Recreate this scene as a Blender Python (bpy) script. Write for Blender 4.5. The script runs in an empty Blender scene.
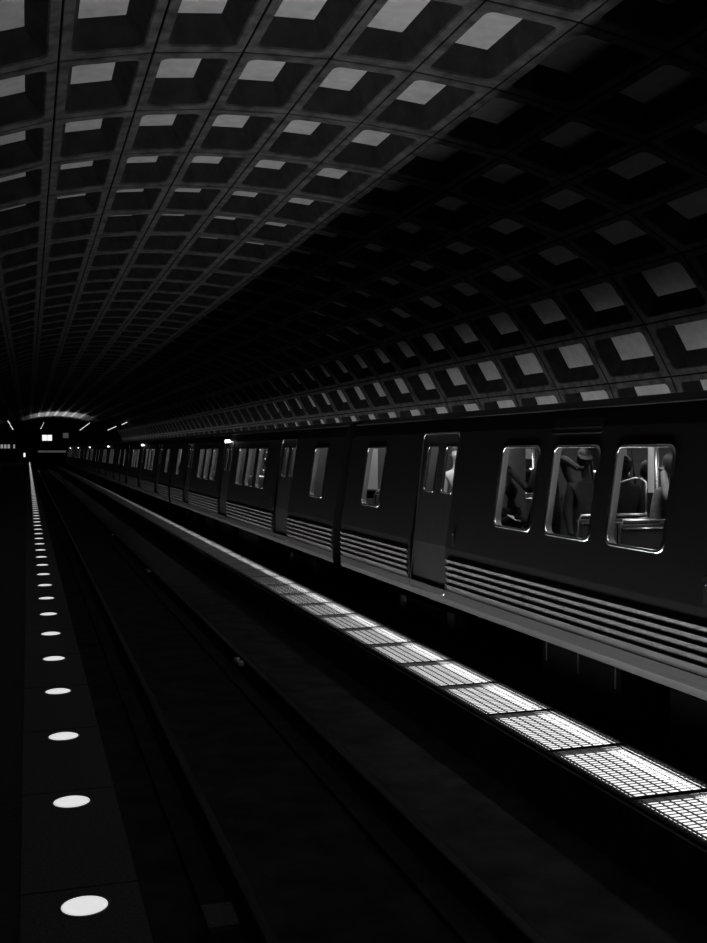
import bpy, bmesh, math, random
from mathutils import Vector, Matrix
from mathutils.geometry import delaunay_2d_cdt
random.seed(7)
S = bpy.context.scene
COL = S.collection
PI = math.pi
# ------------------------------------------------------------------ camera
F = 1030.0
YAW = math.atan(325.5 / F)
PITCH = math.atan(21.5 / F)
EYE = 1.75
cd = bpy.data.cameras.new('camera'); cam = bpy.data.objects.new('camera', cd); COL.objects.link(cam)
cd.sensor_fit = 'AUTO'; cd.sensor_width = 36; cd.lens = F / 943 * 36; cd.clip_end = 600; cd.clip_start = .05
cam.location = (0, 0, EYE)
cam.rotation_euler = (PI / 2, 0, -YAW); cd.shift_y = -21.5 / 943   # view camera: upright, lens dropped
S.camera = cam
# ------------------------------------------------------------------ world, exposure
w = bpy.data.worlds.new('station_air'); S.world = w; w.use_nodes = True
w.node_tree.nodes['Background'].inputs[0].default_value = (1, 1, 1, 1)
w.node_tree.nodes['Background'].inputs[1].default_value = .04
S.view_settings.view_transform = 'Standard'; S.view_settings.look = 'None'
S.view_settings.exposure = 0; S.view_settings.gamma = 1
S.cycles.use_denoising = True
S.cycles.max_bounces = 8
S.cycles.sample_clamp_indirect = 3
# power of the lamps
P_TRACK = 26.0       # each four foot floor fixture between the tracks (watt)
FADE = 22.0          # lamp power cut with distance to darken the far vault
DIFF = 1.15
P_COVE = 22.0        # each far wall cove tube
P_CAR = 85.0         # ceiling lamps of one car
P_MEZZ = 2600.0
SPREAD_TRACK = math.radians(124)

# ------------------------------------------------------------------ helpers
def link(o):
    COL.objects.link(o); return o
def tag(o, label=None, cat=None, group=None, kind=None):
    if label: o['label'] = label
    if cat: o['category'] = cat
    if group: o['group'] = group
    if kind: o['kind'] = kind
    return o
def empty(name, loc=(0, 0, 0), rz=0):
    o = bpy.data.objects.new(name, None); o.location = loc; o.rotation_euler = (0, 0, rz); o.empty_display_size = .1
    return link(o)
def mat(name, col, rough=.6, metal=0., emit=0., noise=0., nscale=6., spec=.5, stretch=None, bump=0.):
    m = bpy.data.materials.new(name); m.use_nodes = True
    nt = m.node_tree; b = nt.nodes['Principled BSDF']
    c = (col, col, col, 1)
    b.inputs['Base Color'].default_value = c
    b.inputs['Roughness'].default_value = rough
    b.inputs['Metallic'].default_value = metal
    b.inputs['Specular IOR Level'].default_value = spec
    if emit:
        b.inputs['Emission Color'].default_value = (1, 1, 1, 1); b.inputs['Emission Strength'].default_value = emit
    if noise or bump:
        tc = nt.nodes.new('ShaderNodeTexCoord'); mp = nt.nodes.new('ShaderNodeMapping'); n = nt.nodes.new('ShaderNodeTexNoise')
        n.inputs['Scale'].default_value = nscale; n.inputs['Detail'].default_value = 5
        if stretch: mp.inputs['Scale'].default_value = stretch
        nt.links.new(tc.outputs['Object'], mp.inputs[0]); nt.links.new(mp.outputs[0], n.inputs['Vector'])
        if noise:
            r = nt.nodes.new('ShaderNodeMapRange')
            r.inputs[1].default_value = .3; r.inputs[2].default_value = .7
            r.inputs[3].default_value = col * (1 - noise); r.inputs[4].default_value = col * (1 + noise)
            nt.links.new(n.outputs[0], r.inputs[0]); nt.links.new(r.outputs[0], b.inputs['Base Color'])
        if bump:
            bp = nt.nodes.new('ShaderNodeBump'); bp.inputs['Strength'].default_value = bump
            nt.links.new(n.outputs[0], bp.inputs['Height']); nt.links.new(bp.outputs[0], b.inputs['Normal'])
    return m
def glass(name, mixf=.06, rough=.02):
    m = bpy.data.materials.new(name); m.use_nodes = True; nt = m.node_tree; nt.nodes.clear()
    o = nt.nodes.new('ShaderNodeOutputMaterial'); t = nt.nodes.new('ShaderNodeBsdfTransparent'); g = nt.nodes.new('ShaderNodeBsdfGlossy')
    t.inputs[0].default_value = (.86, .86, .86, 1); g.inputs['Roughness'].default_value = rough
    x = nt.nodes.new('ShaderNodeMixShader'); x.inputs[0].default_value = mixf
    nt.links.new(t.outputs[0], x.inputs[1]); nt.links.new(g.outputs[0], x.inputs[2]); nt.links.new(x.outputs[0], o.inputs[0])
    return m
M = dict(
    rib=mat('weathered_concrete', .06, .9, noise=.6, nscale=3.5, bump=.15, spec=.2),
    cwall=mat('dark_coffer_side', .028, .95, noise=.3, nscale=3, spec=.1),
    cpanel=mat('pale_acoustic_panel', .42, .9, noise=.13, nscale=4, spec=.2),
    shell=mat('black_shell', .01, 1, spec=0),
    granite=mat('flamed_granite', .10, .75, noise=.35, nscale=70, spec=.3),
    tile=mat('dark_hex_tile', .05, .8, noise=.3, nscale=30, spec=.2),
    bed=mat('trackbed_concrete', .045, .95, noise=.4, nscale=3, spec=.1),
    rail=mat('worn_rail_steel', .04, .4, .8),
    railside=mat('rusty_rail_side', .02, .9, spec=.1),
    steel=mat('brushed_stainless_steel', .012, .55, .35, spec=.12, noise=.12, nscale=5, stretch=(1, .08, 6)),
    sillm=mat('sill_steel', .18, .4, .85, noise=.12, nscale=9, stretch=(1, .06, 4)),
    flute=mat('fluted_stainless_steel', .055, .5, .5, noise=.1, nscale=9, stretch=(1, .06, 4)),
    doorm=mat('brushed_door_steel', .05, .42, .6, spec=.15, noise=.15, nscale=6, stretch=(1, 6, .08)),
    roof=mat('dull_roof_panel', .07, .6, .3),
    chrome=mat('polished_window_trim', .75, .18, 1.),
    rubber=mat('black_rubber', .012, .6, spec=.3),
    under=mat('greasy_black_iron', .02, .7, .2),
    inner=mat('pale_interior_panel', .16, .55),
    bulk=mat('cream_bulkhead_panel', .45, .5),
    innerd=mat('dark_interior_panel', .07, .6),
    floor=mat('dark_carpet', .03, .95, spec=.1),
    seat=mat('dark_seat_vinyl', .05, .5),
    pole=mat('satin_grab_rail', .7, .25, .9),
    glass=glass('window_glass'),
    glassd=glass('door_glass', .05),
    disc=mat('lit_edge_lens', .6, .5, emit=.72),
    ringm=mat('lens_ring_metal', .25, .4, .8),
    bar=mat('galvanised_grating', .07, .55, .3),
    trough=mat('white_enamel_trough', .75, .5),
    diff=mat('lit_tube_diffuser', .8, .6, emit=1.15),
    lamp=mat('lit_lamp', .8, .5, emit=3.),
    tube=mat('lit_distant_tube', .8, .5, emit=.55),
    dim=mat('dimly_lit_panel', .5, .6, emit=.05),
    signlit=mat('backlit_sign_face', .6, .5, emit=.22),
    signbright=mat('bright_backlit_face', .7, .5, emit=1.1),
    signblack=mat('black_sign_box', .015, .6),
    skin=mat('skin', .7, .55), black=mat('black_cloth', .015, .9, spec=.1), dark=mat('charcoal_cloth', .04, .9, spec=.1),
    grey=mat('grey_cloth', .22, .9, noise=.2, nscale=25, spec=.1), pale=mat('pale_sleeve_cloth', .7, .9, spec=.1), white=mat('white_shirt', .72, .85), hair=mat('dark_hair', .01, .6, spec=.3),
    paper=mat('white_paper', .75, .8), lens=mat('clear_tube', .8, .4, emit=2.0),
)
class MB:
    def __init__(s): s.bm = bmesh.new(); s.mats = []
    def mi(s, m):
        if m not in s.mats: s.mats.append(m)
        return s.mats.index(m)
    def face(s, vs, m, smooth=False):
        try: f = s.bm.faces.new(vs)
        except ValueError: return None
        f.material_index = s.mi(m); f.smooth = smooth; return f
    def v(s, p): return s.bm.verts.new(p)
    def box(s, c, d, m, bevel=0., rot=None):
        r = bmesh.ops.create_cube(s.bm, size=1)
        T = Matrix.Translation(c) @ (rot or Matrix()) @ Matrix.Diagonal((d[0], d[1], d[2], 1))
        bmesh.ops.transform(s.bm, matrix=T, verts=r['verts'])
        fs = set(f for v in r['verts'] for f in v.link_faces); i = s.mi(m)
        for f in fs: f.material_index = i
        if bevel:
            es = list(set(e for f in fs for e in f.edges))
            rr = bmesh.ops.bevel(s.bm, geom=es, offset=bevel, segments=2, affect='EDGES', profile=.7)
            for f in rr['faces']: f.material_index = i
    def tube(s, pts, r, m, n=10, closed=False):
        pts = [Vector(p) for p in pts]; N = len(pts); rings = []
        prev = None
        for i, p in enumerate(pts):
            if closed: t = (pts[(i + 1) % N] - pts[i - 1]).normalized()
            else: t = (pts[min(i + 1, N - 1)] - pts[max(i - 1, 0)]).normalized()
            if prev is None:
                a = Vector((0, 0, 1)) if abs(t.z) < .9 else Vector((1, 0, 0))
                u = t.cross(a).normalized()
            else:
                u = (prev - t * prev.dot(t)).normalized()
            prev = u; w_ = t.cross(u)
            rr = r[i] if isinstance(r, (list, tuple)) else r
            rings.append([s.v(p + (u * math.cos(2 * PI * k / n) + w_ * math.sin(2 * PI * k / n)) * rr) for k in range(n)])
        for i in range(N if closed else N - 1):
            A, B = rings[i], rings[(i + 1) % N]
            for k in range(n): s.face((A[k], A[(k + 1) % n], B[(k + 1) % n], B[k]), m, True)
        if not closed:
            s.face(rings[0][::-1], m); s.face(rings[-1], m)
    def lathe(s, prof, m, n=32, loc=(0, 0, 0), axis='Z', mats=None):
        rings = []
        for (r, z) in prof:
            ring = []
            for k in range(n):
                a = 2 * PI * k / n
                p = Vector((r * math.cos(a), r * math.sin(a), z))
                if axis == 'X': p = Vector((p.z, p.x, p.y))
                ring.append(s.v(p + Vector(loc)))
            rings.append(ring)
        for i in range(len(rings) - 1):
            for k in range(n):
                s.face((rings[i][k], rings[i][(k + 1) % n], rings[i + 1][(k + 1) % n], rings[i + 1][k]), mats[i] if mats else m, True)
        s.face(rings[-1], mats[-1] if mats else m); s.face(rings[0][::-1], m)
    def build(s, name, parent=None, recalc=True):
        if recalc: bmesh.ops.recalc_face_normals(s.bm, faces=s.bm.faces)
        me = bpy.data.meshes.new(name); s.bm.to_mesh(me); s.bm.free()
        for m in s.mats: me.materials.append(M[m])
        o = link(bpy.data.objects.new(name, me))
        if parent: o.parent = parent
        return o
def children(o): return [c for c in bpy.data.objects if c.parent == o]
last_light = [None]; last_kids = []
def copy_tree(o, kids, parent=None):
    c = o.copy(); link(c)
    if o.type == 'LIGHT': last_light[0] = c
    if parent is None: last_kids.clear()
    else: last_kids.append(c)
    if parent: c.parent = parent
    for ch in kids.get(o.name, []): copy_tree(ch, kids, c)
    return c
def kid_map():
    d = {}
    for o in bpy.data.objects:
        if o.parent: d.setdefault(o.parent.name, []).append(o)
    return d
def area(name, loc, sx, sy, power, rot, parent=None, spread=PI):
    l = bpy.data.lights.new(name, 'AREA'); l.shape = 'RECTANGLE'; l.size = sx; l.size_y = sy; l.energy = power; l.spread = spread
    o = link(bpy.data.objects.new(name, l)); o.location = loc; o.rotation_euler = rot
    if parent: o.parent = parent
    return o
ORD = ['', 'second ', 'third ', 'fourth ', 'fifth ', 'sixth ', 'seventh ', 'eighth ', 'ninth ', 'tenth ', 'eleventh ', 'twelfth ', 'thirteenth ',
       'fourteenth ', 'fifteenth ', 'sixteenth ', 'seventeenth ', 'eighteenth ', 'nineteenth ', 'twentieth ']
cosY, sinY = math.cos(YAW), math.sin(YAW)
def at(x, y, X):
    """place in the station seen at pixel x, y when it stands X metres to the right of the camera line"""
    d = F * X / (cosY * (x - 28.0)); s_ = (d - X * sinY) / cosY
    return Vector((X, s_, EYE - (y - 450.0) * d / F))

# ================================================================== STRUCTURE: the coffered vault
LP = 2.66
L0 = 15.0 - LP * 10
NL = 83
KP = [(-6.05, -2.4), (-5.75, -1.1), (-5.35, .25), (-4.8, 1.5), (-4.05, 2.65), (-3.15, 3.62), (-2.05, 4.4), (-.85, 5.0), (.41, 5.43), (1.72, 5.71), (3.03, 5.865), (4.37, 5.92), (5.72, 5.88),
      (7.10, 5.76), (8.5, 5.52), (9.87, 5.15), (11.2, 4.66), (12.45, 3.93), (13.35, 2.85), (14.04, 1.68), (14.6, .45), (15.0, -.8), (15.3, -2.1)]
def vault(k, y, h):   # k = row coordinate across the arch, h = height into the shell
    j = k + 7; i = max(1, min(len(KP) - 3, int(math.floor(j)))); t = j - i
    p0, p1, p2, p3 = [Vector(KP[i + q]) for q in (-1, 0, 1, 2)]
    p = .5 * (2 * p1 + (p2 - p0) * t + (2 * p0 - 5 * p1 + 4 * p2 - p3) * t * t + (3 * p1 - p0 - 3 * p2 + p3) * t ** 3)
    d = .5 * ((p2 - p0) + 2 * (2 * p0 - 5 * p1 + 4 * p2 - p3) * t + 3 * (3 * p1 - p0 - 3 * p2 + p3) * t * t)
    n = Vector((-d.y, d.x)).normalized()
    return (p.x + n.x * h, y, EYE + p.y + n.y * h)
def rring(cu, cy, hu, hy, r, seg=3):
    out = []
    for (sx, sy, a0) in ((1, 1, 0), (-1, 1, 90), (-1, -1, 180), (1, -1, 270)):
        for k in range(seg + 1):
            a = math.radians(a0 + 90 * k / seg)
            out.append((cu + sx * (hu - r) + r * math.cos(a), cy + sy * (hy - r) + r * math.sin(a)))
    return out
def build_vault():
    b = MB(); g = .014; gy = .026
    for k in range(-6, 14):
        rl = (Vector(KP[k + 8]) - Vector(KP[k + 7])).length; cu = 0; hu = rl / 2
        for n in range(NL):
            cy = L0 + (n + .5) * LP
            seg = 3 if n < 30 else 1
            hy = LP / 2
            O = rring(cu, cy, hu - g, hy - gy, .012, seg)
            O2 = rring(cu, cy, hu - g - .012, hy - gy - .012, .012, seg)
            I1 = rring(cu, cy + .02, hu - .15, hy - .23, .13, seg)
            I2 = rring(cu, cy + .02, hu - .17, hy - .245, .12, seg)
            sh = 0 if 0 <= k < 8 else (-.035 if k > 0 else .035) * (2 if not -1 <= k < 9 else 1)
            PN = rring(cu + sh, cy, hu - .35, hy - .39, .02, seg)
            rings = []
            for pts, h in ((O, .07), (O, .012), (O2, 0), (I1, 0), (I2, .03), (PN, .41)):
                rings.append([b.v(vault(k + .5 + u / rl, y, h)) for (u, y) in pts])
            N = len(O)
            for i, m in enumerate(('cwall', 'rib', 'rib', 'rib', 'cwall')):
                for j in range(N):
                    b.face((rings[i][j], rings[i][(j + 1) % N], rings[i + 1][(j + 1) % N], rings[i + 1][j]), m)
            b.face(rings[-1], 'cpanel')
    # shell behind the joints
    y0, y1 = L0, L0 + NL * LP
    u0, u1 = -6, 14
    for q in range(42):
        a, c = u0 + (u1 - u0) * q / 42, u0 + (u1 - u0) * (q + 1) / 42
        b.face([b.v(vault(a, y0, .52)), b.v(vault(a, y1, .52)), b.v(vault(c, y1, .52)), b.v(vault(c, y0, .52))], 'shell')
    o = b.build('ceiling', recalc=False); tag(o, kind='structure')
build_vault()
Y0, Y1 = -8.0, 205.0
b = MB(); b.box((1.7 - .03 - 6.2, (Y0 + Y1) / 2, -.16), (9.0, Y1 - Y0, .3), 'tile')       # near platform
b.box((-4.5, (Y0 + Y1) / 2, -.9), (8.5, Y1 - Y0, 1.2), 'bed')
o = b.build('floor_platform'); tag(o, kind='structure')
# granite edge coping: slabs with joints
b = MB(); y = Y0
while y < 60:
    b.box((.198, y + .61, -.15), (.455, 1.214, .3), 'granite', .004); y += 1.226
b.box((.198, (60 + Y1) / 2, -.15), (.455, Y1 - 60, .3), 'granite')
o = b.build('trim_1'); tag(o, kind='structure')
b = MB(); b.box((4.5, (Y0 + Y1) / 2, -1.33), (8.6, Y1 - Y0, .2), 'bed')
for X in (1.31, 2.745, 6.23, 7.665):
    b.box((X, (Y0 + Y1) / 2, -1.21), (.5, Y1 - Y0, .05), 'bed')
o = b.build('floor_trackbed'); tag(o, kind='structure')
b = MB(); b.box((12.3, (Y0 + Y1) / 2, -.3), (7.4, Y1 - Y0, .56), 'tile'); b.box((8.75, (Y0 + Y1) / 2, -.75), (.3, Y1 - Y0, 1.4), 'bed')
o = b.build('floor_far_platform'); tag(o, kind='structure')
b = MB(); b.box((11.5, (Y0 + Y1) / 2, .6), (.18, Y1 - Y0, 1.3), 'rib'); o = b.build('wall_right'); tag(o, kind='structure')
b = MB(); b.box((-4.6, (Y0 + Y1) / 2, .5), (.18, Y1 - Y0, 1.1), 'rib'); o = b.build('wall_left'); tag(o, kind='structure')
b = MB(); b.box((4.5, Y1, 3), (24, .3, 12), 'shell'); o = b.build('wall_end'); tag(o, kind='structure')

# ================================================================== rails
def rail(X, name='running_rail'):
    b = MB(); prof = [(-.07, -1.19), (-.07, -1.175), (-.012, -1.155), (-.012, -1.06), (-.036, -1.05), (-.036, -1.022), (-.028, -1.016),
                      (.028, -1.016), (.036, -1.022), (.036, -1.05), (.012, -1.06), (.012, -1.155), (.07, -1.175), (.07, -1.19)]
    A = [b.v((X + p[0], Y0, p[1])) for p in prof]; B = [b.v((X + p[0], Y1 - 5, p[1])) for p in prof]
    for i in range(len(prof)):
        j = (i + 1) % len(prof)
        b.face((A[i], A[j], B[j], B[i]), 'rail' if i in (5, 6, 7) else 'railside')
    b.face(A, 'railside'); b.face(B[::-1], 'railside')
    return b.build(name)
for X, lab in ((1.31, 'dark steel running rail nearest the platform edge'), (2.745, 'dark steel running rail of the empty track, nearer the lit grating strip'),
               (6.23, 'running rail hidden in shadow under the near side of the train'), (7.665, 'running rail in shadow under the far side of the train')):
    tag(rail(X), lab, 'rail', 'running rails')
b = MB()
for i in range(7):
    b.box((2.745, 13.0 + i * 10.8 * 1.0, -1.10), (.10, .34, .07), 'chrome', .01)
b.bm.free()
for i in range(7):
    p = at([245, 152, 115, 95, 82, 73, 66][i], 0, 2.745)
    b = MB(); b.box((2.66, p.y, -1.05), (.07, .4, .05), 'paper', .012)  # white colour stands in for the glint on each bar
    for dy in (-.1, .1): b.lathe([(.016, 0), (.016, .02), (.008, .028)], 'chrome', 10, (2.66, p.y + dy, -1.025))
    o = b.build('rail_joint_bar')
    tag(o, '%sjoint bar whitened for its glint along the second rail of the empty track' % (ORD[i] or 'nearest '), 'rail joint', 'rail joint bars whitened for their glint')
# little box by the near rail
root = empty('track_junction_box', (1.12, 6.25, -1.2)); tag(root, 'small scuffed box lying on the dark trackbed beside the first rail', 'box')
b = MB(); b.box((0, 0, .05), (.17, .3, .09), 'ringm', .01); b.build('body', root)
b = MB(); b.box((0, 0, .104), (.19, .32, .018), 'granite', .006)
for sx in (-1, 1):
    for sy in (-1, 1): b.lathe([(.008, 0), (.008, .008)], 'ringm', 8, (sx * .07, sy * .12, .113))
b.build('lid', root)

# ================================================================== platform edge lights
b0 = empty('edge_light', (.207, 4.075, 0))
r = .0874
b = MB(); b.lathe([(r + .010, -.001), (r + .010, .003), (r + .005, .005), (r, .0045), (r - .001, .002)], 'ringm', 40); b.build('ring', b0)
b = MB(); b.lathe([(r - .0005, -.001), (r - .0005, .004), (r * .8, .010), (r * .4, .014), (.004, .015)], 'disc', 40); b.build('lens', b0)
GL = 'round platform edge lights'
tag(b0, 'nearest and largest white round light set in the platform edge', 'edge light', GL)
km = kid_map()
for i in range(1, 122):
    c = copy_tree(b0, km); c.location = (.207, 4.075 + 1.226 * i, 0)
    if i < 20: c['label'] = 'glowing round light in the granite platform edge, %sfrom the camera' % ORD[i]
    else: c['label'] = 'tiny distant round light where the platform edge row shrinks to a dotted line'

# ================================================================== floor light fixtures between the tracks
PT = 1.226; G0 = 8.89 - PT * 7
ZG = -.75
fx = empty('track_floor_light', (4.475, 0, ZG))
df = [None, None]
def make_fixture():
    hw = .37
    b = MB()
    b.box((0, PT / 2, -.135), (2 * hw, PT - .02, .01), 'trough')
    for sx in (-1, 1):
        b.box((sx * hw, PT / 2, -.075), (.012, PT - .02, .13), 'bar')
    for yy in (.012, PT - .012): b.box((0, yy, -.075), (2 * hw, .012, .13), 'bar')
    b.build('trough', fx)
    b = MB()
    b.box((0, PT / 2, -.045), (.66, PT - .03, .012), 'diff', .004)
    df[0] = b.build('diffuser', fx).data; df[1] = df[0]
    b = MB(); n = 22; p0 = .035; p1 = PT - .035
    for i in range(n + 1):
        b.box((0, p0 + (p1 - p0) * i / n, -.003), (2 * hw - .01, .006, .006), 'bar')
    for X, ww in ((-.335, .022), (-.30, .0), (-.19, .006), (-.1, .006), (0, .006), (.1, .006), (.2, .006), (.28, .02), (.325, .02), (-.295, .012)):
        if ww: b.box((X, PT / 2, -.008), (ww, PT - .05, .010), 'bar')
    for yy in (.020, PT - .020): b.box((0, yy, -.006), (2 * hw, .022, .012), 'railside')
    for sx in (-1, 1): b.box((sx * (hw + .012), PT / 2, -.01), (.03, PT - .03, .024), 'railside')
    b.build('mesh_grating', fx)
    area('floor_lamp_tube', (.225, PT / 2, -.034), .17, 1.1, P_TRACK, (PI, 0, 0), fx, SPREAD_TRACK)
make_fixture()
km = kid_map()
GF = 'lit grating panels between the tracks'
nf = 0
for i in range(-3, 150):
    o = fx if i == -3 else copy_tree(fx, km)
    s0 = G0 + i * PT
    o.location = (4.475, s0, ZG)
    if i != -3:
        if i % 8 == 0 and s0 > 10:
            lv = math.exp(-(s0 - 10) / 22)
            M['d%d' % i] = mat('lit_tube_diffuser_dimmed', .8 , .6, emit=DIFF * lv)  # glow lowered with distance so the far strip fades out
            df[1] = df[0].copy(); df[1].materials[0] = M['d%d' % i]
        for c_ in last_kids:
            if c_.type == 'MESH' and c_.data == df[0]: c_.data = df[1]
        lo = last_light[0]; lo.data = lo.data.copy(); lo.data.energy = P_TRACK * math.exp(-max(0, s0 - 12) / FADE)
    vis = i - 5
    if vis < 0: lab = 'grating covered floor light between the tracks, out of frame beside the camera'
    elif vis < 20: lab = 'glowing wire grating panel between the tracks, %sfrom the camera end of the strip' % (ORD[vis] or 'first ')
    else: lab = 'faint distant grating panel where the lit strip between the tracks narrows to a line'
    tag(o, lab, 'floor light', GF)
# raised kerb carrying the fixtures
b = MB(); b.box((4.475, (Y0 + Y1) / 2, -1.06), (.86, Y1 - Y0, .32), 'bed')
for sx in (-1, 1): b.box((4.475 + sx * .405, (Y0 + Y1) / 2, -.84), (.05, Y1 - Y0, .14), 'bed')
o = b.build('trim_2'); tag(o, kind='structure')

# ================================================================== far wall cove tubes
cv = empty('cove_light', (11.5, 0, 1.3))
b = MB(); b.box((0, 1.2, -.05), (.2, 2.3, .06), 'trough', .01); b.build('housing', cv)
b = MB(); b.tube([(0, .05, .0), (0, 2.35, .0)], .019, 'lens', 10); b.build('tube', cv)
area('cove_lamp', (0, 1.2, .03), .1, 2.2, P_COVE, (PI, math.radians(80), 0), cv, math.radians(122))
km = kid_map()
for i in range(0, 62):
    o = cv if i == 0 else copy_tree(cv, km)
    o.location = (11.5, 4 + i * 2.66, 1.3)
    tag(o, 'light tube on the far platform parapet that washes the lower right vault', 'cove light', 'cove lights behind the far parapet')

# ================================================================== METRO TRAIN
XS = 5.30; HW = 1.56         # near side, half width ; car frame: local x 0 = near side skin
CAR_L = 22.45; PITCH_CAR = 22.95; C1 = 6.275
def off(z):
    P = [(-.31, .025), (-.23, 0), (.45, 0), (1.99, .225), (2.18, .30)]
    for (a, fa), (c, fc) in zip(P, P[1:]):
        if z <= c: return fa + (fc - fa) * (z - a) / (c - a)
    return .30
KINK = [-.23, .45, 1.99]
def rr_pts(y0, y1, z0, z1, r, seg=6):
    out = []
    for (cy, cz, a0) in ((y1 - r, z1 - r, 0), (y0 + r, z1 - r, 90), (y0 + r, z0 + r, 180), (y1 - r, z0 + r, 270)):
        for k in range(seg + 1):
            a = math.radians(a0 + 90 * k / seg); out.append((cy + r * math.cos(a), cz + r * math.sin(a)))
    return out
def in_rr(p, y0, y1, z0, z1, r):
    y, z = p
    if not (y0 < y < y1 and z0 < z < z1): return False
    dy = max(y0 + r - y, y - (y1 - r), 0); dz = max(z0 + r - z, z - (z1 - r), 0)
    return dy * dy + dz * dz < r * r
def side(sgn, x, z): return x if sgn < 0 else 2 * HW - x    # sgn -1 near side, +1 far side (local)
def panel(b, y0, y1, z0, z1, holes, inset, sgn, m, outer_r=0):
    """flat sheet following the car profile with rounded holes cut in it"""
    vs, es = [], []
    def loop(pts):
        n0 = len(vs); vs.extend(Vector(p) for p in pts)
        for i in range(len(pts)): es.append((n0 + i, n0 + (i + 1) % len(pts)))
    if outer_r: loop(rr_pts(y0, y1, z0, z1, outer_r))
    else: loop([(y0, z0), (y1, z0), (y1, z1), (y0, z1)])
    for h in holes: loop(rr_pts(*h))
    for k in KINK:
        if z0 < k < z1:
            n0 = len(vs); vs.extend((Vector((y0, k)), Vector((y1, k)))); es.append((n0, n0 + 1))
    V, E_, Fc, *_ = delaunay_2d_cdt(vs, es, [], 0, 1e-5)
    bv = [b.v((side(sgn, off(p[1]) + inset, p[1]), p[0], p[1])) for p in V]
    for f in Fc:
        c = sum((V[i] for i in f), Vector((0, 0))) / len(f)
        if any(in_rr(c, *h) for h in holes): continue
        if outer_r and not in_rr(c, y0, y1, z0, z1, outer_r): continue
        b.face([bv[i] for i in f], m)
def reveal(b, h, i0, i1, sgn, m):
    P = rr_pts(*h)
    A = [b.v((side(sgn, off(p[1]) + i0, p[1]), p[0], p[1])) for p in P]; B = [b.v((side(sgn, off(p[1]) + i1, p[1]), p[0], p[1])) for p in P]
    for i in range(len(P)):
        j = (i + 1) % len(P); b.face((A[i], A[j], B[j], B[i]), m, True)
def frame_ring(b, h, wdt, proud, sgn, m):
    y0, y1, z0, z1, r = h
    prof = [(0, 0.004), (0, -proud * .6), (wdt * .25, -proud), (wdt * .7, -proud), (wdt, 0.004)]
    rings = []
    for (g, x) in prof:
        g2 = g - wdt * .5
        P = rr_pts(y0 - g2, y1 + g2, z0 - g2, z1 + g2, r + g2)
        rings.append([b.v((side(sgn, off(p[1]) + x, p[1]), p[0], p[1])) for p in P])
    N = len(rings[0])
    for a, c in zip(rings, rings[1:]):
        for i in range(N): b.face((a[i], a[(i + 1) % N], c[(i + 1) % N], c[i]), m, True)
WOFF = [2.07, 3.33, 4.6, 9.8]
WIN = [(s * o - .475, s * o + .475, .838, 1.79, .10) for s in (-1, 1) for o in WOFF]
DOFF = [-7.1, 0, 7.1]
DOOR = [(d - .66, d + .66, -.205, 1.985, .10) for d in DOFF]
car = empty('metro_car', (XS, C1, 0))
TH = .085
for sgn, nm in ((-1, 'near'), (1, 'far')):
    b = MB(); L = CAR_L / 2
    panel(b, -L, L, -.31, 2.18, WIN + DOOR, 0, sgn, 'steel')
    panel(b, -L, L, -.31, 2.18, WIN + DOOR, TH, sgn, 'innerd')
    for h in WIN: reveal(b, h, 0, TH, sgn, 'inner')
    for h in DOOR: reveal(b, h, 0, TH, sgn, 'steel')
    b.build('side_wall', car, recalc=False)
    for h in WIN:
        b = MB(); frame_ring(b, h, .036, .016, sgn, 'chrome'); f = b.build('window_frame', car)
        b = MB(); panel(b, h[0], h[1], h[2], h[3], [], .035, sgn, 'glass', h[4]); b.build('window_pane', f, recalc=False)
    for h in DOOR:
        b = MB(); frame_ring(b, h, .03, .014, sgn, 'chrome'); b.build('door_frame', car)
        mid = (h[0] + h[1]) / 2
        for (a, c) in ((h[0], mid - .003), (mid + .003, h[1])):
            b = MB(); ph = ((a + c) / 2 - .20, (a + c) / 2 + .20, 1.16, 1.80, .06)
            panel(b, a, c, h[2], h[3], [ph], .045, sgn, 'doorm', .05 if sgn < 0 else .05)
            panel(b, a, c, h[2], h[3], [ph], .085, sgn, 'innerd', .05)
            reveal(b, ph, .045, .085, sgn, 'rubber')
            dl = b.build('door_leaf', car, recalc=False)
            b = MB(); panel(b, ph[0], ph[1], ph[2], ph[3], [], .06, sgn, 'glassd', ph[4]); b.build('door_pane', dl, recalc=False)
            b = MB(); frame_ring(b, ph, .02, .008, sgn, 'chrome'); o = b.build('pane_trim', dl); o.location.x = side(sgn, .045, 0) if sgn < 0 else -.045
    b = MB(); A = []; B = []
    for (z, x) in ((-.312, .022), (-.31, .012), (-.23, -.012), (-.116, -.014), (-.114, .001)):
        A.append(b.v((side(sgn, x, z), -L + .01, z))); B.append(b.v((side(sgn, x, z), L - .01, z)))
    for i in range(4): b.face((A[i], A[i + 1], B[i + 1], B[i]), 'sillm')
    b.build('sill_plate', car)
    # fluted lower panels between the doors
    segs = [(-L + .04, DOFF[0] - .74), (DOFF[0] + .74, -.74), (.74, DOFF[2] - .74), (DOFF[2] + .74, L - .04)]
    for (a, c) in segs:
        prof = []; zb = -.108; p = .0825
        prof.append((zb, 0.001)); prof.append((zb, -.006))
        for k in range(5):
            z = zb + p * k
            prof += [(z + .020, -.006), (z + .034, -.010), (z + .050, -.018), (z + .066, -.030), (z + p - .004, -.037), (z + p - .001, -.038), (z + p, -.034), (z + p + .001, -.006)]
        z = zb + 5 * p; prof += [(z + .022, -.006), (z + .026, .001)]
        b = MB(); A = []; B = []
        for (z, x) in prof:
            A.append(b.v((side(sgn, x, z), a, z))); B.append(b.v((side(sgn, x, z), c, z)))
        for i in range(len(prof) - 1):
            f_ = b.face((A[i], A[i + 1], B[i + 1], B[i]), 'flute')
        b.face(A, 'flute'); b.face(B[::-1], 'flute')
        b.build('fluted_panel', car)
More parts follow.
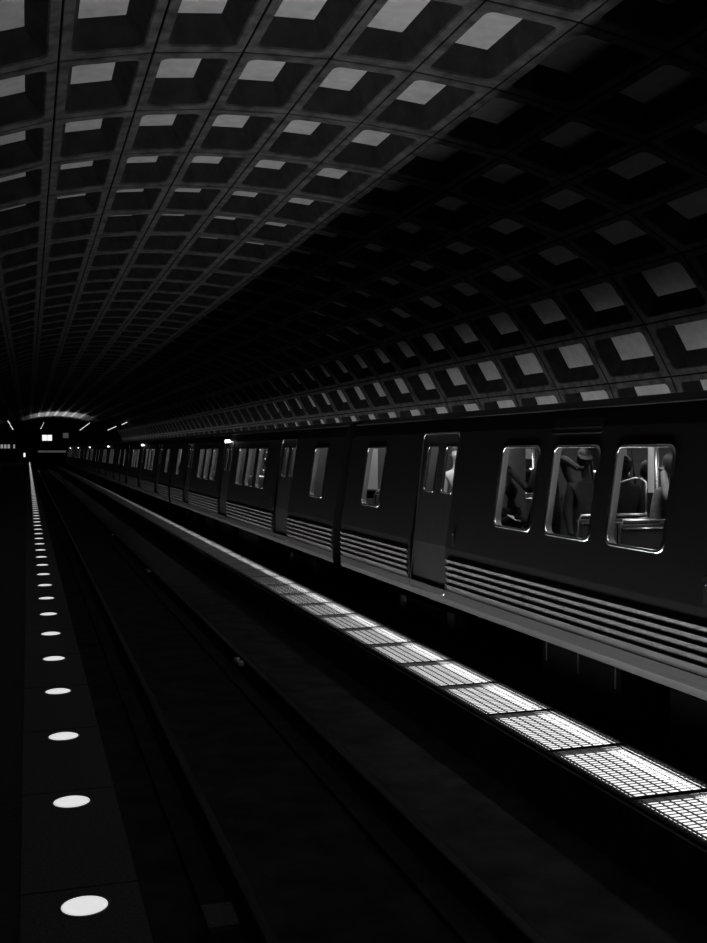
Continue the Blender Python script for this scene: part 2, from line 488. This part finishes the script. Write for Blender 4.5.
# roof, ends, floor
prof = [(.30, 2.18), (.285, 2.185), (.285, 2.20), (.33, 2.215), (.42, 2.255), (.58, 2.29), (.85, 2.32), (1.2, 2.335), (HW, 2.34)]
prof = prof + [(2 * HW - x, z) for (x, z) in prof[::-1][1:]]
b = MB(); L = CAR_L / 2
A = [b.v((x, -L, z)) for x, z in prof]; B = [b.v((x, L, z)) for x, z in prof]
for i in range(len(prof) - 1): b.face((A[i], B[i], B[i + 1], A[i + 1]), 'roof', True)
b.build('roof', car)
for yy in (-L, L):
    b = MB(); P = [(off(z), z) for z in (-.31, -.23, .45, 1.99, 2.18)] + prof[3:-3] + [(2 * HW - off(z), z) for z in (2.18, 1.99, .45, -.23, -.31)]
    b.face([b.v((x, yy, z)) for x, z in P], 'steel')
    b.build('end_wall', car, recalc=False)
b = MB(); b.box((HW, 0, -.12), (2 * HW - .1, CAR_L - .02, .16), 'floor'); b.build('cabin_floor', car)
b = MB(); b.box((HW, 0, 2.12), (2 * HW - .7, CAR_L - .1, .03), 'inner'); b.build('cabin_ceiling', car)
b = MB()
for X in (.55, 2 * HW - .95): b.box((X, 0, 2.095), (.10, CAR_L - 1.5, .02), 'lens')
b.build('ceiling_lamp', car)
for X in (.55, 2 * HW - .95):
    area('cabin_lamp', (X, 0, 2.07), .1, CAR_L - 1.5, P_CAR, (0, 0, 0), car, math.radians(150))
# underframe, bogies
b = MB()
b.box((HW, 0, -.30), (2.5, CAR_L - 1, .16), 'under')
for yy, ll in ((-2.6, 2.6), (.6, 2.2), (3.3, 1.6)): b.box((.55, yy, -.62), (.7, ll, .46), 'under', .02)
for yy in (-4.9, 1.9): b.box((.42, yy, -.44), (.03, .02, .30), 'ringm')
for yy in (2.35, 3.05, 3.72, -3.0): b.box((.05, yy, -.40), (.012, .012, .26), 'ringm')
b.build('underframe', car)
for yb in (-7.9, 7.9):
    b = MB(); b.box((.42, yb, -.62), (.16, 2.6, .2), 'under', .03); b.box((2 * HW - .42, yb, -.62), (.16, 2.6, .2), 'under', .03); b.box((HW, yb, -.5), (2.2, .5, .2), 'under')
    bg = b.build('bogie', car)
    for yy in (-.95, .95):
        for X in (.62 + .31, 2 * HW - .93):
            b = MB(); b.lathe([(.12, -.07), (.36, -.065), (.375, -.055), (.36, -.03), (.355, .05), (.3, .055), (.28, .02), (.14, .02), (.12, .07)], 'under', 28, (X, yb + yy, -.635), 'X')
            b.build('wheel', bg)
        b = MB(); b.box((.36, yb + yy, -.62), (.14, .26, .24), 'ringm', .03); b.build('axle_box', bg)
b = MB(); b.box((.02, 6.1, 1.965 + .07), (.05, .16, .05), 'steel', .01); b.bm.free()
# lamp over the middle door, sign box, door control plate
b = MB(); b.box((.20, 0, 2.0), (.07, .26, .07), 'steel', .012); il = b.build('indicator_housing', car)
b = MB(); b.box((.15, -.02, 2.0), (.12, .24, .085), 'lamp', .015); b.build('indicator_lens', il)
for yy in (3.33,):
    b = MB(); h = (yy + .05 - .52, yy + .05 + .52, 1.93 , 2.08, .03); frame_ring(b, h, .02, .008, -1, 'steel'); sb = b.build('sign_box', car)
    b = MB(); panel(b, h[0], h[1], h[2], h[3], [], -.002, -1, 'signblack', h[4]); b.build('sign_face', sb)
for yy in (-6.15, .92, 6.2):
    b = MB(); b.box((-.005, yy, .60), (.02, .07, .22), 'steel', .006); cp = b.build('door_control', car); cp.location.x = .02
    b = MB(); b.lathe([(.016, 0), (.016, .008), (.008, .012)], 'chrome', 12, (0, 0, 0), 'X'); k = b.build('key_switch', cp); k.location = (-.024, yy, .65)
b = MB(); b.box((HW, L + .12, .95), (1.5, .22, 2.1), 'rubber')
for i in range(3): b.box((HW, L + .05 + i * .07, .95), (1.6, .03, 2.2), 'rubber')
b.build('gangway_bellows', car)
b = MB(); b.tube([(.10, L + .05, .35), (.14, L + .05, 1.0), (.26, L + .05, 1.85)], .035, 'bulk', 8); b.build('end_barrier', car)

# interior: seats and poles
def seat(b_root, x, y, face=1, wide=.86):
    s = empty('seat', (0, 0, 0)); s.parent = b_root; s.location = (x, y, 0)
    if face < 0: s.rotation_euler.z = PI
    b = MB(); b.box((0, .02, .40), (wide, .44, .09), 'seat', .03); b.box((0, .05, .2), (.5, .12, .34), 'innerd', .01); b.build('seat_cushion', s)
    b = MB(); b.box((0, -.22, .71), (wide, .07, .62), 'seat', .03); b.build('seat_back', s)
    hw_ = wide / 2
    b = MB(); b.tube([(-hw_, -.24, .62), (-hw_, -.25, 1.0), (-hw_ + .04, -.25, 1.06), (hw_ - .04, -.25, 1.06), (hw_, -.25, 1.0), (hw_, -.24, .62)], .015, 'pole', 8)
    b.tube([(-hw_ + .03, -.27, .98), (hw_ - .03, -.27, .98)], .01, 'pole', 6); b.build('grab_rail', s)
    return s
for y in (1.5, 2.3, 3.15, 4.0, 4.85):
    seat(car, 2 * HW - .62, y, 1)
    seat(car, 2 * HW - .62, -y, -1)
for y in (2.75, 3.55): seat(car, .62, y, 1); seat(car, .62, -y, -1)
for y in (8.8, 9.7): seat(car, 2 * HW - .62, y, 1); seat(car, 2 * HW - .62, -y, -1); seat(car, .62, y, -1); 
V3_ = Vector
def pole(x, y, z0=-.04, z1=2.1):
    b = MB(); b.tube([(x, y, z0), (x, y, z1)], .017, 'pole', 10); b.lathe([(.035, z0), (.03, z0 + .02)], 'pole', 12, (x, y, 0)); b.build('pole', car)
for y in (-5.9, -1.2, 1.2, 5.95): pole(1.05, y); pole(2 * HW - 1.05, y)
for (px_, py_, pX) in ((508.5, 470, 6.0), (657, 472, 6.35), (524, 465, 6.6)):
    pp = at(px_, py_, pX); pole(pX - XS, pp.y - C1)
b = MB(); b.tube([at(617, 487, 6.3) - V3_((XS, C1, 0)), at(622, 482, 6.3) - V3_((XS, C1, 0)), at(636, 478, 6.35) - V3_((XS, C1, 0)), at(641, 478.5, 6.4) - V3_((XS, C1, 0)), at(646, 482, 6.4) - V3_((XS, C1, 0)), at(646, 515, 6.4) - V3_((XS, C1, 0))], .014, 'pole', 8); b.build('seat_handrail', car)
for y in (-8.2, -5.95, 5.95, 8.2, -1.15, 1.15):
    b = MB(); b.box((.62, y, 1.0), (.62, .025, 2.0), 'innerd', .006)
    b.build('draught_screen', car)
for y in (-L + .6, L - .6):
    b = MB(); b.box((.37, y, 1.55), (.21, .05, 1.0), 'bulk'); b.box((.84, y, 1.5), (.72, .05, 1.15), 'innerd'); b.tube([(.26, y - .06, 1.06), (1.1, y - .06, 1.06)], .018, 'pole', 8); b.box((2 * HW - .76, y, 1.5), (.90, .05, 1.15), 'inner')
    b.box((.68, y, .45), (1.05, .05, .93), 'innerd'); b.box((2 * HW - .68, y, .45), (1.05, .05, .93), 'innerd'); b.box((HW, y + (.05 if y > 0 else -.05), 1.0), (.75, .04, 2.1), 'innerd'); b.build('cabin_bulkhead', car)
km = kid_map()
lab = ['nearest stainless metro car with three big lit windows and fluted lower panels',
       'second metro car from the camera, beyond the first dark gap between cars',
       'third metro car, its narrow lit windows seen edge-on',
       'fourth metro car from the camera along the dark track',
       'fifth metro car, small row of faint windows', 'sixth metro car near the far end of the train', 'seventh metro car at the far end of the station']
for i in range(7):
    o = car if i == 0 else copy_tree(car, km)
    o.location = (XS, C1 + i * PITCH_CAR, 0)
    tag(o, lab[i], 'metro car', 'cars of the stopped train')

# ================================================================== PEOPLE
def head_mesh(b, c, fwd, m='skin', hair='hair', cap=False):
    """head centred c, looking along fwd"""
    f = Vector(fwd).normalized(); u = Vector((0, 0, 1)); u = (u - f * u.dot(f)).normalized(); r_ = f.cross(u)
    n, k = 20, 14
    rings = []
    for i in range(k + 1):
        t = PI * i / k; row = []
        for j in range(n):
            a = 2 * PI * j / n
            x = math.sin(t) * math.sin(a) * .076; y = math.sin(t) * math.cos(a) * .096; z = math.cos(t) * .118
            if z < 0: x *= 1 - .35 * (-z / .118) ** 1.5; y *= 1 - .12 * (-z / .118)
            da = min(a, 2 * PI - a)
            if da < .35: y += .024 * (1 - da / .35) * math.exp(-((z + .018) / .022) ** 2)   # nose
            if .25 < da < .65: y -= .010 * math.exp(-((z - .008) / .016) ** 2)              # eye sockets
            if da < .4: y += .006 * math.exp(-((z + .058) / .010) ** 2) + .010 * math.exp(-((z + .095) / .018) ** 2)
            if abs(da - PI / 2) < .25: x += math.copysign(.016, x) * math.exp(-((z + .01) / .026) ** 2)   # ears
            row.append(b.v(Vector(c) + r_ * x + f * y + u * z))
        rings.append(row)
    for i in range(k):
        for j in range(n): b.face((rings[i][j], rings[i][(j + 1) % n], rings[i + 1][(j + 1) % n], rings[i + 1][j]), m, True)
def hair_mesh(c, fwd, parent, length=.0, cap=False, mt='hair'):
    f = Vector(fwd).normalized(); u = Vector((0, 0, 1)); u = (u - f * u.dot(f)).normalized(); r_ = f.cross(u)
    b = MB(); n, k = 20, 9; rings = []
    for i in range(k + 1):
        row = []
        for j in range(n):
            a = 2 * PI * j / n; da = min(a, 2 * PI - a)
            tmax = (1.05 if da < 1.0 else 1.05 + (1.15 + length * 6) * min(1, (da - 1.0) / .7))
            t = min(tmax, 2.6) * i / k
            x = math.sin(t) * math.sin(a) * .087; y = math.sin(t) * math.cos(a) * .108; z = math.cos(t) * .131
            if length and t > 1.6: z -= length * (t - 1.6); x *= 1.1
            row.append(b.v(Vector(c) + r_ * x + f * (y - .004) + u * z))
        rings.append(row)
    for i in range(k):
        for j in range(n): b.face((rings[i][j], rings[i][(j + 1) % n], rings[i + 1][(j + 1) % n], rings[i + 1][j]), mt, True)
    if cap:
        P = []
        for q in range(9):
            a = -1.1 + 2.2 * q / 8
            P.append(Vector(c) + r_ * (.082 * math.sin(a)) + f * (.09 + .085 * math.cos(a)) + u * (.055 - .02 * math.cos(a)))
        B_ = [Vector(c) + r_ * (.082 * math.sin(-1.1 + 2.2 * q / 8)) + f * (.075 * math.cos(-1.1 + 2.2 * q / 8)) + u * .065 for q in range(9)]
        pv = [b.v(p) for p in P]; bv = [b.v(p) for p in B_]
        pl = [b.v(p - u * .006) for p in P]; bl = [b.v(p - u * .006) for p in B_]
        for q in range(8):
            b.face((pv[q], pv[q + 1], bv[q + 1], bv[q]), mt); b.face((pl[q], pl[q + 1], bl[q + 1], bl[q]), mt); b.face((pv[q], pv[q + 1], pl[q + 1], pl[q]), mt)
    o = b.build('cap' if cap else 'hair', parent); return o
def person(name_label, J, fwd, top='black', bottom='black', sleeve=None, hair_len=0, cap=False, group=None, grip=True):
    """J: joint -> world place. One skin surface from pelvis to hands and feet."""
    order = [('pelvis', None, .135), ('waist', 'pelvis', .125), ('chest', 'waist', .145), ('neck0', 'chest', .085), ('neck', 'neck0', .052), ('skull', 'neck', .05)]
    for s in 'LR':
        order += [('sh' + s, 'chest', .068), ('el' + s, 'sh' + s, .056), ('wr' + s, 'el' + s, .036), ('pa' + s, 'wr' + s, .036),
                  ('hip' + s, 'pelvis', .095), ('kn' + s, 'hip' + s, .064), ('an' + s, 'kn' + s, .044), ('toe' + s, 'an' + s, .04)]
    f = Vector(fwd).normalized(); rt = f.cross(Vector((0, 0, 1))).normalized()
    J = {k: Vector(v) for k, v in J.items()}
    pel = J['pelvis']; lean = J.get('lean', Vector((0, 0, 0)))
    J.setdefault('waist', pel + Vector((0, 0, .17)) + lean * .3); J.setdefault('chest', pel + Vector((0, 0, .38)) + lean * .8)
    J.setdefault('neck0', pel + Vector((0, 0, .50)) + lean); J.setdefault('neck', pel + Vector((0, 0, .57)) + lean * 1.1)
    head = J.get('head', J['neck'] + Vector((0, 0, .13)) + f * .02); J['skull'] = head - Vector((0, 0, .03))
    for s, q in (('L', -1), ('R', 1)):
        J.setdefault('sh' + s, J['chest'] + rt * q * .17 + Vector((0, 0, .06)))
        J.setdefault('el' + s, J['sh' + s] + rt * q * .05 + Vector((0, 0, -.28)))
        J.setdefault('wr' + s, J['el' + s] + f * .12 + Vector((0, 0, -.22)))
        d = (J['wr' + s] - J['el' + s]).normalized(); J.setdefault('pa' + s, J['wr' + s] + d * .07)
        J.setdefault('hip' + s, pel + rt * q * .09 + Vector((0, 0, -.06)))
        J.setdefault('kn' + s, J['hip' + s] + f * .03 + Vector((0, 0, -.42)))
        J.setdefault('an' + s, J['kn' + s] - f * .02 + Vector((0, 0, -.41)))
        J.setdefault('toe' + s, J['an' + s] + f * .15 + Vector((0, 0, -.045)))
    vs, es, rs, idx = [], [], [], {}
    for (nme, par, r) in order:
        idx[nme] = len(vs); vs.append(J[nme]); rs.append(r)
        if par: es.append((idx[par], idx[nme]))
    me = bpy.data.meshes.new('body'); me.from_pydata(vs, es, [])
    ob = bpy.data.objects.new('person', me); link(ob)
    md = ob.modifiers.new('s', 'SKIN')
    for i, sv in enumerate(me.skin_vertices[0].data):
        sv.radius = (rs[i], rs[i]); sv.use_root = (i == 0)
    ob.modifiers.new('u', 'SUBSURF').levels = 2
    dg = bpy.context.evaluated_depsgraph_get(); me2 = bpy.data.meshes.new_from_object(ob.evaluated_get(dg))
    ob.modifiers.clear(); ob.data = me2
    b = MB(); b.bm.from_mesh(me2)
    for k in ('top', 'bottom', 'skin', 'sleeve'): pass
    mats = [top, bottom, 'skin', sleeve or top]
    segs = [(J[p], J[n_], n_) for (n_, p, r) in order if p]
    b.mats = list(dict.fromkeys(mats))
    for fc in b.bm.faces:
        c = fc.calc_center_median(); best = None
        for (p, q, n_) in segs:
            d = q - p; t = max(0, min(1, (c - p).dot(d) / d.length_squared)); e = (c - p - d * t).length
            if best is None or e < best[0]: best = (e, n_, t)
        n_ = best[1]
        if n_ in ('neck', 'skull') or n_[:2] == 'pa': mm = 'skin'
        elif n_[:2] in ('el', 'wr'): mm = mats[3]
        elif n_[:3] in ('hip',) or n_[:2] in ('kn', 'an', 'to'): mm = bottom
        else: mm = top
        fc.material_index = b.mi(mm); fc.smooth = True
    head_mesh(b, head, J.get('look', f))
    # fingers
    for s, q in (('L', -1), ('R', 1)):
        d = (J['pa' + s] - J['wr' + s]).normalized(); ax = d.cross(f if abs(d.dot(f)) < .8 else Vector((0, 0, 1))).normalized(); cu = ax.cross(d)
        for k, (o_, ln) in enumerate(((-.027, .062), (-.009, .075), (.009, .07), (.027, .055))):
            p0 = J['pa' + s] + ax * o_
            b.tube([p0, p0 + d * ln * .5, p0 + d * ln * .75 + cu * ln * .35, p0 + d * ln * .6 + cu * ln * .7], [.0105, .0095, .0088, .007], 'skin', 8)
        p0 = J['wr' + s] + d * .02 - ax * .022
        b.tube([p0, p0 - ax * .026 + d * .022 + cu * .012, p0 - ax * .022 + d * .052 + cu * .032], [.013, .011, .008], 'skin', 8)
    b.bm.to_mesh(me2); me2.materials.clear()
    for m in b.mats: me2.materials.append(M[m])
    b.bm.free()
    hair_mesh(head, J.get('look', f), ob, hair_len, cap)
    tag(ob, name_label, 'person', group)
    return ob
V3 = Vector
ZF = -.04
# window 1: standing rider, arm bent up to the pole
def stand(x, y_head, X, **k):
    p = at(x, y_head, X); h = p.z
    return V3((X, p.y, 0)), h
hand = at(510, 471, 5.98); elb = at(530, 491, 5.95); sho = at(538, 467, 6.05)
J = dict(pelvis=(6.22, sho.y + .02, .94), head=(6.22, sho.y - .03, 1.78), shR=sho, elR=elb, wrR=elb + (hand - elb) * .84, paR=hand)
person('person in black with a bare forearm raised to the pole in the first big window', J, (-.3, 1, 0), 'black', 'black', 'skin')
# window 1 low: seated rider with hands together
c = at(514, 522, 5.95)
J = dict(pelvis=(6.02, c.y + .30, .50), lean=(0, -.05, 0), elL=(5.86, c.y + .18, .80), wrL=(5.92, c.y + .04, .84), elR=(6.2, c.y + .18, .80), wrR=(6.02, c.y + .04, .82),
         knL=(5.92, c.y - .16, .50), knR=(6.12, c.y - .16, .50), anL=(5.92, c.y - .18, .07), anR=(6.12, c.y - .18, .07), toeL=(5.92, c.y - .3, .02), toeR=(6.12, c.y - .3, .02))
person('seated person in black with pale folded hands low in the first big window', J, (0, -1, 0), 'black', 'black')
b = MB(); b.box((0, 0, 0), (.12, .16, .008), 'paper', .002); o = b.build('folded_paper'); o.location = c + V3((0, 0, .05)); o.rotation_euler = (.4, .2, .4)
tag(o, 'small white folded paper in the hands low in the first big window', 'paper')
# window 2: man in a cap, light sleeve raised
hd = at(584, 459, 6.0); hand = at(578, 470, 5.78); elb = at(563, 455, 5.80); sho = at(575, 480, 5.92)
sho = V3((5.90, hd.y + .12, 1.42)); elb = at(562, 458, 5.78); hand = at(579, 469, 5.78)
J = dict(pelvis=(6.05, hd.y + .06, .92), head=hd, chest=(6.05, hd.y + .05, 1.28), neck0=(6.04, hd.y + .03, 1.42), neck=(6.02, hd.y + .01, 1.49), shL=sho, elL=elb, wrL=elb + (hand - elb) * .85, paL=hand, look=(-.35, -1, -.25))
person('man in dark cap, pale sleeve raised to his face, in the middle big window', J, (-.2, -1, 0), 'dark', 'black', 'pale', cap=True)
# window 3: two seated silhouettes and a rider with raised hand
for (x, y, X, ll) in ((624, 466, 6.9, 'dark silhouette of a seated person at the left of the third big window'), (646, 470, 7.6, 'dark seated person with bent head beside the bright panel in the third window')):
    p = at(x, y, X)
    J = dict(pelvis=(X, p.y, .52 if X < 7 else .52), head=(X, p.y - .02, p.z), chest=(X, p.y, p.z - .33), neck0=(X, p.y, p.z - .2), neck=(X, p.y, p.z - .14), waist=(X, p.y, .72),
             knL=(X - .1, p.y - .44, .50), knR=(X + .1, p.y - .44, .50), anL=(X - .1, p.y - .46, .07), anR=(X + .1, p.y - .46, .07), toeL=(X - .1, p.y - .6, .02), toeR=(X + .1, p.y - .6, .02))
    person(ll, J, (0, -1, 0), 'black', 'black')
p = at(671, 466, 6.1); hand = at(663, 471, 6.0); elb = at(668, 500, 5.9)
J = dict(pelvis=(6.15, p.y - .02, .62), head=p, chest=(6.13, p.y, p.z - .33), neck0=(6.12, p.y, p.z - .2), neck=(6.11, p.y, p.z - .14), waist=(6.15, p.y, .85),
         elR=elb, wrR=elb + (hand - elb) * .82, paR=hand, look=(-.2, 1, -.1),
         knL=(6.05, p.y + .42, .52), knR=(6.25, p.y + .42, .52), anL=(6.05, p.y + .44, .07), anR=(6.25, p.y + .44, .07), toeL=(6.05, p.y + .58, .02), toeR=(6.25, p.y + .58, .02))
person('person in grey with hand by the chin at right of third big window', J, (0, 1, 0), 'grey', 'black', 'grey')
# door window rider, car two rider
p = at(456, 455, 5.98)
J = dict(pelvis=(6.0, p.y, .96), head=(5.98, p.y, p.z), chest=(6.0, p.y, p.z - .36), neck0=(6., p.y, p.z - .22), neck=(5.99, p.y, p.z - .15))
person('person in a white shirt standing behind the right door window of the nearest car', J, (-.2, -1, 0), 'white', 'black')
p = at(314, 460, 6.1); hand = at(318, 458, 5.9); elb = at(313, 476, 5.9)
J = dict(pelvis=(6.2, p.y + .1, .94), head=(6.25, p.y + .1, 1.68), elR=elb, wrR=elb + (hand - elb) * .82, paR=hand)
person('standing person with a raised arm in the end window of the second car', J, (-.5, -1, 0), 'black', 'black', 'grey')

# ================================================================== FAR END: mezzanine, signs, tubes
b = MB(); b.box((4.5, 178, 3.9), (20, 26, 4.6), 'shell'); o = b.build('wall_mezzanine'); tag(o, kind='structure')
ml = empty('mezzanine_uplight', (4.8, 176, 6.32)); tag(ml, 'floodlight on the far mezzanine that brightens an arc of the vault', 'uplight')
b = MB(); b.box((0, 0, 0), (1.2, .5, .12), 'signblack', .02); b.build('housing', ml)
b = MB(); b.box((0, 0, .07), (1.1, .4, .02), 'lens'); b.build('lens', ml)
area('mezzanine_lamp', (0, 0, .1), 7, 20, P_MEZZ, (PI, 0, 0), ml)
def far(x, y, s_):
    # place at distance s_ down the line seen at pixel x, y
    X = s_ * cosY * (x - 28) / (F / cosY - (x - 28) * sinY); d = s_ * cosY + X * sinY
    return V3((X, s_, EYE - (y - 450) * d / F))
def tube_fix(pts, s_, lab, r=.07):
    p, q = far(*pts[0], s_), far(*pts[1], s_ + 9)
    root = empty('ceiling_tube_light', p); tag(root, lab, 'tube light', 'slanting tube lights at the far end')
    b = MB(); b.tube([(0, 0, 0), q - p], r, 'tube', 8); b.build('tube', root)
    b = MB(); b.tube([V3((0, 0, r + .04)), q - p + V3((0, 0, r + .04))], .05, 'signblack', 6); b.build('housing', root)
S_ = 135
tube_fix([(40.8, 428.5), (43.6, 422.5)], S_, 'short bright tube light hanging left of centre under the lit arch')
tube_fix([(80, 430), (89.5, 423)], S_, 'long slanting tube light under the right part of the lit arch')
tube_fix([(108, 430), (116, 426.5)], S_, 'slanting tube light right of the lit arch, lower of two in line')
tube_fix([(122, 424.5), (128.5, 421.5)], S_, 'slanting tube light furthest right of the lit arch')
tube_fix([(8, 421), (10.5, 425)], S_, 'short tube light at upper left of the dark far end')
tube_fix([(10.5, 425.5), (13, 429.5)], S_, 'short tube light just below its twin at upper left of the far end')
def sign(x0, x1, y0, y1, s_, m, lab, name='hanging_sign', split=0, cat='sign'):
    p, q = far(x0, y1, s_), far(x1, y0, s_)
    root = empty(name, ((p.x + q.x) / 2, s_, p.z)); tag(root, lab, cat)
    W_, H_ = q.x - p.x, q.z - p.z
    b = MB(); b.box((0, .1, H_ / 2), (W_ + .15, .16, H_ + .15), 'signblack', .02); b.build('housing', root)
    if name.startswith('platform'): b = MB(); b.tube([(0, .1, -p.z), (0, .1, 0)], .06, 'signblack', 8); b.build('post', root)
    n = max(1, split)
    for i in range(n):
        cx = -W_ / 2 + W_ * (i + .5) / n
        b = MB(); b.box((cx, 0, H_ / 2), (W_ / n - (.08 if n > 1 else 0), .03, H_), m, .01); b.build('lit_face', root)
    return root
sign(42, 52.2, 435, 440.6, 163, 'signbright', 'bright white display of two square faces at the far mezzanine', split=2)
sign(63, 68.5, 433, 438, 163, 'dim', 'dim grey square panel right of the bright double display')
sign(38, 66, 450.5, 452.5, 164, 'dim', 'long dim lit surface low across the far end, its light given as glow', 'low_glow_bar', cat='glow bar')  # lit surface imitated by an added glow, no lamp there
sign(0, 10.5, 444.5, 448.4, 90, 'signlit', 'small glowing station sign at the left picture edge', 'platform_sign', split=3)
sign(13.2, 15, 444.5, 448.4, 90, 'signlit', 'narrow glowing marker just right of the left station sign', 'platform_sign')
sign(23.6, 25.4, 453, 457, 110, 'signbright', 'tiny white lamp low over the far left platform', 'platform_lamp', cat='lamp')
sign(152.5, 163, 443.2, 446.2, 95, 'signlit', 'small glowing station sign above the distant train roof', 'platform_sign', split=4)
sign(165.3, 168.5, 443, 445.6, 95, 'signlit', 'small lit end piece right of the sign above the train roof', 'platform_sign')
b = MB()
# white notice card inside, bright partition edges seen through the windows
for (x, y, X, dx, dz, lab) in ((520.5, 463, 6.9, .18, .34, 'white hanging notice seen through the first big window'), (651, 462, 7.3, .22, .75, 'tall pale panel inside the third big window'), (644.5, 521, 6.4, .2, .07, 'white crumpled paper on the seat in the third big window')):
    p = at(x, y, X); bb = MB(); bb.box((0, 0, 0), (dx * .4, .012 if dz > .1 else .12, dz), 'paper', .003)
    o = bb.build('notice_card' if dz > .1 else 'crumpled_paper'); o.location = p; tag(o, lab, 'card' if dz > .1 else 'paper')
b.bm.free()
